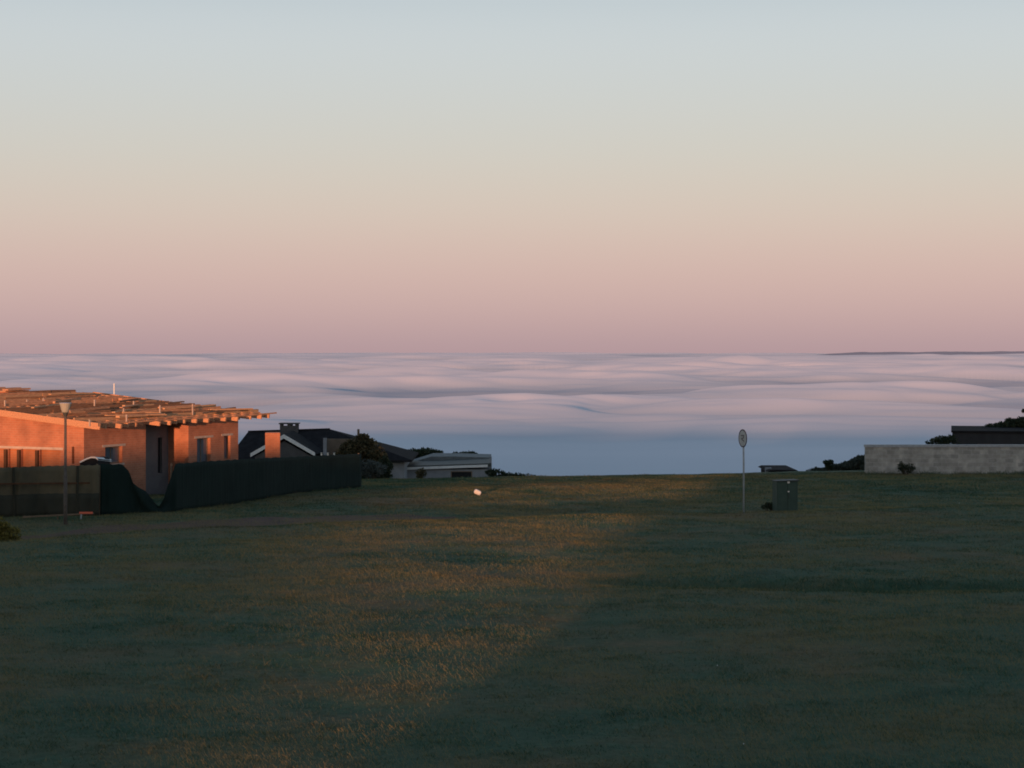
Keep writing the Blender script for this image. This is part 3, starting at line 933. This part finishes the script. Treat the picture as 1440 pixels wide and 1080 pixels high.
# ------------------------------------------------------------------ low pale house on the brow
Yl = 124.0
lh = empty("low_grey_house", P(546, 668, Yl)); tag(lh, "low flat-roofed pale grey house with a white fascia line at the field edge", "house")
o0 = Vector(lh.location)
a_, b_ = L(546, 647.5, Yl), L(572, 647.5, Yl)
q = MB(); q.span(a_.x, b_.x, 0, 5, -3, a_.z); q.build("wing_wall", M['plaster_grey'], lh)
a_, b_ = L(565, 660, Yl - 2.0), L(688, 656, Yl - 2.0)
q = MB(); q.span(a_.x + .1, b_.x, -1.8, 4, -3, a_.z - .02); q.build("wall", M['plaster_grey'], lh)
q = MB(); q.prism([a_ + Vector((0, 0, -.04)), b_ + Vector((-.1, 0, -.04)), b_ + Vector((-.1, 0, .12)), a_ + Vector((0, 0, .12))], (0, .06, 0)); q.build("fascia", M['white_paint'], lh)
a2, b2 = L(565, 657, Yl - 1.8), L(690, 652.5, Yl - 1.8)
q = MB(); q.prism([a_ + Vector((0, .07, .0)), b_ + Vector((.1, .07, 0)), b_ + Vector((.1, .07, .2)), a_ + Vector((0, .07, .2))], (0, 5, .05)); q.build("lower_roof", M['dark_metal'], lh)
a3, b3 = L(577, 651, Yl + 2.5), L(690, 643.5, Yl + 2.5)
q = MB(); q.prism([Vector((a3.x, a3.y, a3.z - 1.0)), Vector((b3.x, a3.y, a3.z - 1.0)), Vector((b3.x, a3.y, b3.z)), L(640, 642, Yl + 2.5), L(606, 642, Yl + 2.5), a3], (0, 4, 0)); q.build("upper_roof", M['roof_sheet'], lh)
p_ = L(690, 642, Yl - 1.5); q = MB(); q.span(p_.x - .07, p_.x + .07, p_.y - .07, p_.y + .07, p_.z - 3, p_.z); q.build("corner_post", M['plaster_grey'], lh)
w0, w1 = L(634, 662.5, Yl - 1.8), L(664, 668, Yl - 1.8)
q = MB(); q.span(w0.x, w1.x, -1.85, -1.801, w1.z - .3, w0.z); w_ = q.build("window", M['frame'], lh)
q = MB(); q.span(w0.x + .06, w1.x - .06, -1.87, -1.851, w1.z - .24, w0.z - .05); q.build("pane", M['dark_void'], w_)

# far low roof just over the brow at the right
p_ = P(1101, 668, 128.0)
fr = empty("low_far_house", p_); tag(fr, "dark low house roof just showing over the field edge behind the cabinet", "house")
o0 = p_
a_, b_ = L(1079, 662, 128), L(1124, 662, 128)
q = MB(); q.prism([Vector((a_.x, 0, a_.z - .05)), Vector((b_.x, 0, a_.z - .05)), L(1120, 660.8, 128), L(1084, 660.8, 128)], (0, 5, 0)); q.build("roof", M['roof_dark'], fr)
q = MB(); q.span(a_.x + .2, b_.x - .2, .2, 4.8, a_.z - 3, a_.z - .055); q.build("wall", M['roof_dark'], fr)
p2 = L(1081, 660.0, 129); q = MB(); q.span(p2.x - .2, p2.x + .2, p2.y, p2.y + .4, p2.z - .6, p2.z + .1); q.build("chimney", M['plaster_grey'], fr)

# ------------------------------------------------------------------ trees and shrubs
def blob(px, py, Y, base, r): 
    return (tuple(P(px, py, Y) - base), r)
Y = 97.0; base = at_ground(512, Y)
plant("garden_tree", "round olive brown tree beside the end of the dark net fence", "tree", base,
      [blob(492, 636, Y, base, (.5, .7, .55)), blob(508, 628, Y, base, (.55, .7, .6)), blob(523, 642, Y, base, (.6, .7, .8)), blob(511, 617, Y, base, (.28, .4, .22)), blob(534, 653, Y, base, (.42, .5, .6)), blob(480, 641, Y, base, (.3, .5, .4))],
      6500, .085, M['leaf_warm'], (1.3, .09))
tp = P(504, 604, Y); 
mb = MB(); mb.tube([(0, 0, -.3), (0, 0, EYE - (603.5 - HOR) / F * Y - base.z)], [.07, .06], 8)
po = mb.build("wooden_post", M['old_timber']); po.location = (tp.x, Y, base.z)
tag(po, "dark post sticking up through the top of the olive brown tree", "post")
Y = 90; base = at_ground(522, Y)
plant("pale_shrub", "grey green shrub at the foot of the tree beside the fence end", "shrub", base,
      [blob(517, 656, Y, base, (.4, .4, .35)), blob(532, 660, Y, base, (.38, .4, .3)), blob(523, 663, Y, base, (.5, .4, .3))], 1500, .07, M['leaf_pale'])
Y = 92; base = at_ground(525, Y)
plant("dark_hedge", "very dark low hedge between the fence end and the pale house", "hedge", base,
      [blob(518, 668, Y, base, (.5, .5, .3)), blob(535, 667, Y, base, (.45, .5, .3)), blob(543, 669, Y, base, (.3, .4, .2)), blob(541, 657, Y, base, (.35, .4, .45))], 1800, .08, M['leaf_dark'])
Y = 133.0; base = at_ground(597, Y)
plant("background_tree", "dark spreading tree top behind the low pale house, the larger one", "tree", base,
      [blob(585, 637, Y, base, (.7, .7, .3)), blob(600, 636.5, Y, base, (.8, .8, .3)), blob(613, 638, Y, base, (.5, .6, .25)), blob(594, 643, Y, base, (.8, .7, .4))], 3000, .10, M['leaf_dark'], (3.2, .12))
Y = 134.0; base = at_ground(653, Y)
plant("background_tree", "dark low tree top behind the right end of the pale house", "tree", base,
      [blob(645, 641.5, Y, base, (.5, .6, .25)), blob(657, 641, Y, base, (.6, .6, .28))], 1500, .10, M['leaf_dark'], (3.0, .1))
Y = 103.0; base = at_ground(592, Y)
plant("small_shrub", "small green shrub before the wall of the low pale house", "shrub", base, [blob(592, 666, Y, base, (.28, .3, .25))], 500, .06, M['leaf_warm'])
Y = 108.0; base = at_ground(690, Y)
plant("small_shrub", "dark shrub at the right corner of the low pale house", "shrub", base, [blob(690, 665, Y, base, (.28, .3, .2)), blob(695, 663, Y, base, (.18, .3, .15))], 400, .07, M['leaf_dark'])
Y = 126.0; base = at_ground(715, Y)
plant("dark_hedge", "dark scrub sloping down to the right of the low pale house", "hedge", base,
      [blob(700, 668, Y, base, (.5, .6, .35)), blob(714, 671, Y, base, (.5, .6, .3)), blob(729, 672, Y, base, (.6, .6, .3)), blob(744, 672, Y, base, (.6, .6, .25))], 2200, .08, M['leaf_dark'])
# right hand side
Y = 148.0; base = at_ground(1165, Y)
plant("hill_tree", "small round tree standing on the dark slope left of the grey wall", "tree", base,
      [blob(1162, 650, Y, base, (.24, .3, .16)), blob(1168, 650, Y, base, (.24, .3, .17)), blob(1165, 655, Y, base, (.3, .3, .25))], 900, .08, M['leaf_dark'], (.7, .06))
Y = 149.0; base = at_ground(1195, Y)
plant("hill_scrub", "dull green scrub covering the slope left of the grey wall", "scrub", base,
      [blob(px_, y_ + 4.5, Y, base, (.55, .8, .26)) for px_, y_ in ((1128, 665), (1138, 663.5), (1148, 661), (1158, 658.5), (1168, 656.5), (1178, 654), (1187, 651.5), (1195, 649), (1203, 646), (1210, 642), (1218, 640), (1226, 640))]
      + [blob(px_, 666, Y, base, (.9, .8, .42)) for px_ in (1150, 1168, 1186, 1204, 1220)] + [blob(px_, 656, Y, base, (.8, .8, .42)) for px_ in (1196, 1208, 1222)], 16000, .12, M['leaf_mid'])
Y = 86.6; base = at_ground(1273, Y)
plant("wall_shrub", "dark round shrub growing against the grey wall", "shrub", base,
      [blob(1268, 657, Y, base, (.2, .2, .2)), blob(1279, 658, Y, base, (.22, .2, .2)), blob(1273, 661, Y, base, (.3, .2, .18))], 1200, .035, M['leaf_dark'])
Y = 112.0; base = at_ground(1325, Y)
plant("house_shrub", "feathery shrub behind the wall at the left end of the dark house", "shrub", base,
      [blob(1314, 622, Y, base, (.45, .4, .2)), blob(1325, 619, Y, base, (.5, .4, .25)), blob(1335, 618, Y, base, (.45, .4, .28)), blob(1326, 628, Y, base, (1.0, .5, .5))], 2200, .07, M['leaf_dark'])
Y = 121.0; base = at_ground(1428, Y)
plant("tall_tree", "broad dark tree behind the dark flat roof at the right edge", "tree", base,
      [blob(1384, 607, Y, base, (.6, .8, .2)), blob(1398, 604, Y, base, (.7, .8, .35)), blob(1413, 602, Y, base, (.7, .8, .4)), blob(1428, 598, Y, base, (.7, .8, .4)), blob(1440, 599, Y, base, (.8, .8, .5)), blob(1425, 610, Y, base, (1.5, 1, .6))], 8000, .085, M['leaf_dark'], (2.6, .16))
Y = 119.0; base = at_ground(1480, Y)
plant("overhanging_tree", "tree past the right edge, only one dark branch tip showing in the sky", "tree", base,
      [blob(1472, 570, Y, base, (1.0, .8, .6)), blob(1449, 576, Y, base, (.36, .3, .16)), blob(1441, 577.5, Y, base, (.16, .2, .09))], 4000, .085, M['leaf_dark'], (4.0, .16))
# left foreground bush
Y = 49.0; base = at_ground(8, Y)
plant("yellow_bush", "yellow green bush at the left edge before the olive net", "bush", base,
      [blob(2, 748, Y, base, (.3, .3, .24)), blob(14, 752, Y, base, (.24, .3, .2)), blob(-8, 742, Y, base, (.35, .3, .3)), blob(22, 759, Y, base, (.2, .2, .1))], 2600, .035, M['leaf_yellow'])
Y = 61.6; base = at_ground(1085, Y)
plant("cabinet_shrub", "low dark tuft of weeds at the left foot of the cabinet", "shrub", base, [blob(1084, 711, Y, base, (.16, .15, .11)), blob(1076, 713, Y, base, (.14, .12, .07))], 700, .03, M['leaf_dark'])

# ------------------------------------------------------------------ sunlit block and litter on the grass
def ground_hit(px, py, y0=15.0):
    Y = y0
    while Y < 110 and P(px, py, Y).z > G((px - 720) / F * Y, Y): Y += .05
    return Y
Y = ground_hit(671.5, 697); p_ = P(671.5, 692.3, Y); gg = G(p_.x, Y)
q = MB()
q.box((0, 0, 0), (9.8 / F * Y, .2, 6.6 / F * Y))
st = q.build("pale_block", M['stone'], bevel=.05)
st.location = (p_.x, Y, p_.z); st.rotation_euler = (R(6), R(27), R(8))
tag(st, "small pale sunlit block lying tilted on the far grass", "block")
for (px, py, Y, lab) in ((1349, 694, 66, "tiny white scrap of litter on the far grass before the grey wall"),
                         (1009, 966, 25.9, "tiny white scrap of litter in the grass at lower right"),
                         (1046, 1055, 20.4, "tiny pale scrap of litter near the bottom edge of the photo")):
    X = (px - 720) / F * Y; s_ = .8 / F * Y
    q = MB(); q.poly([(-s_, 0, .0), (s_ * .8, -s_ * .4, .012), (s_, s_, .01), (-s_ * .5, s_, .014), (0, s_ * .3, .018)], [(0, 1, 4), (1, 2, 4), (2, 3, 4), (3, 0, 4), (0, 3, 2, 1)])
    o = q.build("litter", M['white_paint']); o.location = (X, Y, G(X, Y) + .045)
    tag(o, lab, "litter", "scraps of litter in the field")

# ------------------------------------------------------------------ unseen shade casters added behind the viewer, shaped to shadow the field
Yo = -8.0
gb = G(0, Yo)
h = empty("shade_house", (7.5, Yo, gb)); tag(h, "unseen two storey house added behind the viewer to shade the field", "house")
q = MB(); q.span(-15, 12, -9.5, -.4, -.3, 5.0); q.build("wall", M['plaster_grey'], h)  # block added to keep the right of the field in shade
q = MB(); q.poly([(-15.4, 0, 5.005), (12.4, 0, 5.005), (12.4, -10, 5.005), (-15.4, -10, 5.005), (-12.4, -5, 7.0), (9.0, -5, 7.0)],
                 [(0, 1, 5, 4), (1, 2, 5), (2, 3, 4, 5), (3, 0, 4), (3, 2, 1, 0)]); q.build("roof", M['roof_dark'], h)  # roof of the added shade house
prof = [(-7.0, .70), (-8.0, .80), (-10.4, 1.02), (-14.5, 1.42), (-17.0, 1.66), (-18.8, 1.86), (-20.5, 2.02), (-22.0, 2.5), (-24.6, 3.10), (-25.6, 3.45), (-28.0, 3.62), (-31.0, 3.38), (-36.0, 3.05), (-44, 2.85), (-70, 2.7)]  # hedge top shaped so its shadow leaves the sunlit patch open
q = MB(); pr = []
for (xa, za), (xb, zb_) in zip(prof[:-1], prof[1:]):
    n = max(2, int(abs(xb - xa) / .35))
    pr += [(xa + (xb - xa) * k / n, za + (zb_ - za) * k / n + .05 * mnoise.noise(Vector((xa + (xb - xa) * k / n, 0, 4)))) for k in range(n)]
for k in range(len(pr) - 1):
    (xa, za), (xb, zb_) = pr[k], pr[k + 1]
    q.prism([(xa, 0, -.3), (xa, 0, za - gb), (xb + .001, 0, zb_ - gb), (xb + .001, 0, -.3)], (0, -.8 + .2 * math.sin(k), 0))
o = q.build("shade_hedge", M['leaf_dark']); o.location = (0, Yo, gb); tag(o, "unseen hedge added behind the viewer, its top shaped to shadow the field", "hedge")
base = Vector((-7.0, Yo + .3, gb))  # tree added so its crown cuts the right edge of the sunlit patch
plant("shade_tree", "unseen tree added behind the viewer, its crown shaped to edge the sunlit patch", "tree", base,
      [((-.55, 0, 3.05), (2.5, 1.4, 1.8)), ((-.3, 0, 4.6), (2.6, 1.4, 1.8)), ((.4, 0, 1.9), (.9, 1.0, 1.0))], 26000, .15, M['leaf_dark'], (1.6, .16))

# ------------------------------------------------------------------ sea of cloud
def fbm(x, y, oct=5, seed=0.0):
    return mnoise.fractal(Vector((x, y, seed)), .9, 2.1, oct)
def cloud_sheet():
    nr, na = 640, 300
    rr = np.geomspace(1500, 43000, nr)
    aa = np.concatenate([np.linspace(-60, -20, 20, endpoint=False), np.linspace(-20, 20, na - 40), np.linspace(20, 60, 21)[1:]])
    na_ = len(aa)
    v = np.empty((nr, na_, 3)); hv_ = np.empty((nr, na_))
    for i_, r in enumerate(rr):
        k = float(sm(4600, 8000, np.array(r)))
        amp = 8 + 75 * k * (1 - .35 * float(sm(15000, 40000, np.array(r))))
        amp2 = (3 + 12 * float(sm(3500, 7000, np.array(r)))) * (1 - .72 * float(sm(17000, 34000, np.array(r))))
        for j_, a0 in enumerate(aa):
            x, y = r * math.sin(R(a0)), r * math.cos(R(a0))
            warp = .35 * fbm(x / 6000, y / 6000, 2, 9.1)
            h = fbm(x / 4200 + warp, y / 2000 + warp, 2, 3.3)
            h2 = abs(fbm(x / 1500 + warp, y / 1250, 2, 7.7)) - .25      # billows: round tops, narrow valleys
            h3 = abs(fbm(x / 560, y / 480 + warp, 2, 4.1)) - .25
            pxl = 720 + F * x / y if y > 1 else -9999
            wn = math.exp(-((pxl - 690) / 300.0) ** 2)
            wob = 500 * fbm(a0 / 5.0, 1.5, 3, 1.2)
            w2 = math.exp(-((pxl - 1330) / 170.0) ** 2)
            roll = wn * (46 * math.exp(-((r - 6900 - wob) / 520) ** 2) - 60 * math.exp(-((r - 8600 - wob) / 900) ** 2))
            roll += w2 * (36 * math.exp(-((r - 8300 - wob) / 600) ** 2) - 50 * math.exp(-((r - 10300 - wob) / 1200) ** 2))
            z = -200 + amp * h * (1 - .6 * wn * math.exp(-((r - 7600) / 1800) ** 2)) + amp2 * (4.2 * h2 + 1.0 * h3) + roll
            v[i_, j_] = (x, y, z)
            hv_[i_, j_] = (z + 200) / 45.0 * .5 + .5 + .18 * fbm(x / 2600, y / 900, 3, 5.5)
    ii = np.arange(nr * na_).reshape(nr, na_)
    a, b, c, d = ii[:-1, :-1].ravel(), ii[:-1, 1:].ravel(), ii[1:, 1:].ravel(), ii[1:, :-1].ravel()
    t = np.concatenate([np.stack([a, b, c], 1), np.stack([a, c, d], 1)])
    hf = hv_.ravel()[t].mean(1)
    return v.reshape(-1, 3), t, hf
cm = NT('cloud_top')
cm.b.inputs['Roughness'].default_value = 1.0
cm.b.inputs['Specular IOR Level'].default_value = 0.0
at_ = cm.n('ShaderNodeAttribute', _attribute_name='vary')
# colour follows height: darker blue-grey in the troughs, paler on the crests
cm.color(cm.ramp(at_.outputs['Fac'], [(.08, c4(.42, .47, .54)), (.42, c4(.62, .64, .68)), (.8, c4(.78, .76, .79))]))
cm.b.inputs['Diffuse Roughness'].default_value = .10
cvx, ctx, chf = cloud_sheet()
co = raw_mesh("sea_of_cloud", cvx, ctx, cm.m, face_attr=chf)
co.data.polygons.foreach_set('use_smooth', [True] * len(co.data.polygons))
tag(co, kind='stuff')

# far headland above the cloud on the right
hv = []; nn = 80
mb = MB()
for k in range(nn):
    px = 1138 + (1700 - 1138) * k / (nn - 1)
    tp_ = 499.4 - 3.9 * min(1, k / 9) - 2.6 * (k / nn) + .7 * fbm(k * .25, 0, 4, 2.2)
    p_ = P(px, tp_, 39000)
    mb.v += [(p_.x, p_.y - 2500, -330), tuple(p_), (p_.x, p_.y + 2500, -330)]
    if k:
        o = k * 3
        mb.f += [(o - 3, o, o + 1, o - 2), (o - 2, o + 1, o + 2, o - 1)]
hm = mat_mottled('far_hill', (.36, .33, .37), (.42, .38, .42), .001, bump=0)  # pale mauve: distance haze put into the base colour
tag(mb.build("headland", hm), kind='structure')

# ------------------------------------------------------------------ light
w = bpy.data.worlds.new("World"); scene.world = w
w.use_nodes = True
nt = w.node_tree; nt.nodes.clear()
out = nt.nodes.new('ShaderNodeOutputWorld')
sky = nt.nodes.new('ShaderNodeTexSky'); sky.sky_type = 'NISHITA'; sky.sun_disc = False
sky.sun_elevation = SUN_EL
# light travels towards (sin az, cos az): the sun stands behind the viewer
sd = Vector((-math.sin(SUN_AZ), -math.cos(SUN_AZ)))
sky.sun_rotation = math.atan2(sd.x, sd.y)
bg1 = nt.nodes.new('ShaderNodeBackground'); bg1.inputs['Strength'].default_value = .05
nt.links.new(sky.outputs[0], bg1.inputs['Color'])
tc = nt.nodes.new('ShaderNodeTexCoord'); sx = nt.nodes.new('ShaderNodeSeparateXYZ')
nt.links.new(tc.outputs['Generated'], sx.inputs[0])
mp = nt.nodes.new('ShaderNodeMapRange'); mp.inputs['From Min'].default_value = -.02; mp.inputs['From Max'].default_value = 1.0
nt.links.new(sx.outputs['Z'], mp.inputs['Value'])
rp = nt.nodes.new('ShaderNodeValToRGB'); rp.color_ramp.interpolation = 'B_SPLINE'; e = rp.color_ramp.elements
def pz_(y): 
    t = (HOR - y) / F
    return (t / math.sqrt(1 + t * t) + .02) / 1.02
SK = {8: (183, 190, 198), 110: (186, 190, 195), 215: (189, 185, 183), 300: (193, 178, 176), 370: (191, 167, 170), 430: (185, 162, 166), 488: (175, 150, 156)}
SKY = [(0.0, (160, 136, 149)), (pz_(488), SK[488]), (pz_(430), SK[430]), (pz_(370), SK[370]), (pz_(300), SK[300]),
       (pz_(215), SK[215]), (pz_(110), SK[110]), (pz_(8), (186, 193, 201)), (.35, (136, 156, 172)), (.6, (108, 130, 152)), (1.0, (88, 112, 142))]
e[0].position, e[0].color = SKY[0][0], srgb(*SKY[0][1])
e[1].position, e[1].color = SKY[-1][0], srgb(*SKY[-1][1])
for p_, c_ in SKY[1:-1]:
    x_ = e.new(p_); x_.color = srgb(*c_)
nt.links.new(mp.outputs[0], rp.inputs['Fac'])
bg2 = nt.nodes.new('ShaderNodeBackground'); bg2.inputs['Strength'].default_value = 1.0
nt.links.new(rp.outputs[0], bg2.inputs['Color'])
add = nt.nodes.new('ShaderNodeAddShader')
nt.links.new(bg1.outputs[0], add.inputs[0]); nt.links.new(bg2.outputs[0], add.inputs[1])
nt.links.new(add.outputs[0], out.inputs['Surface'])

sun_d = bpy.data.lights.new("sun", 'SUN'); sun_d.energy = 5.0; sun_d.angle = R(.7); sun_d.color = (1.0, .45, .23)
sun = bpy.data.objects.new("sun", sun_d); COL.objects.link(sun)
ldir = Vector((math.sin(SUN_AZ) * math.cos(SUN_EL), math.cos(SUN_AZ) * math.cos(SUN_EL), -math.sin(SUN_EL)))
sun.rotation_euler = ldir.to_track_quat('-Z', 'Y').to_euler()
sun.location = (-20, -60, 30)

vs = scene.view_settings
vs.view_transform = 'Standard'; vs.look = 'None'; vs.exposure = 0; vs.gamma = 1; vs.use_curve_mapping = False
scene.cycles.filter_width = 1.8
scene.cycles.use_denoising = True
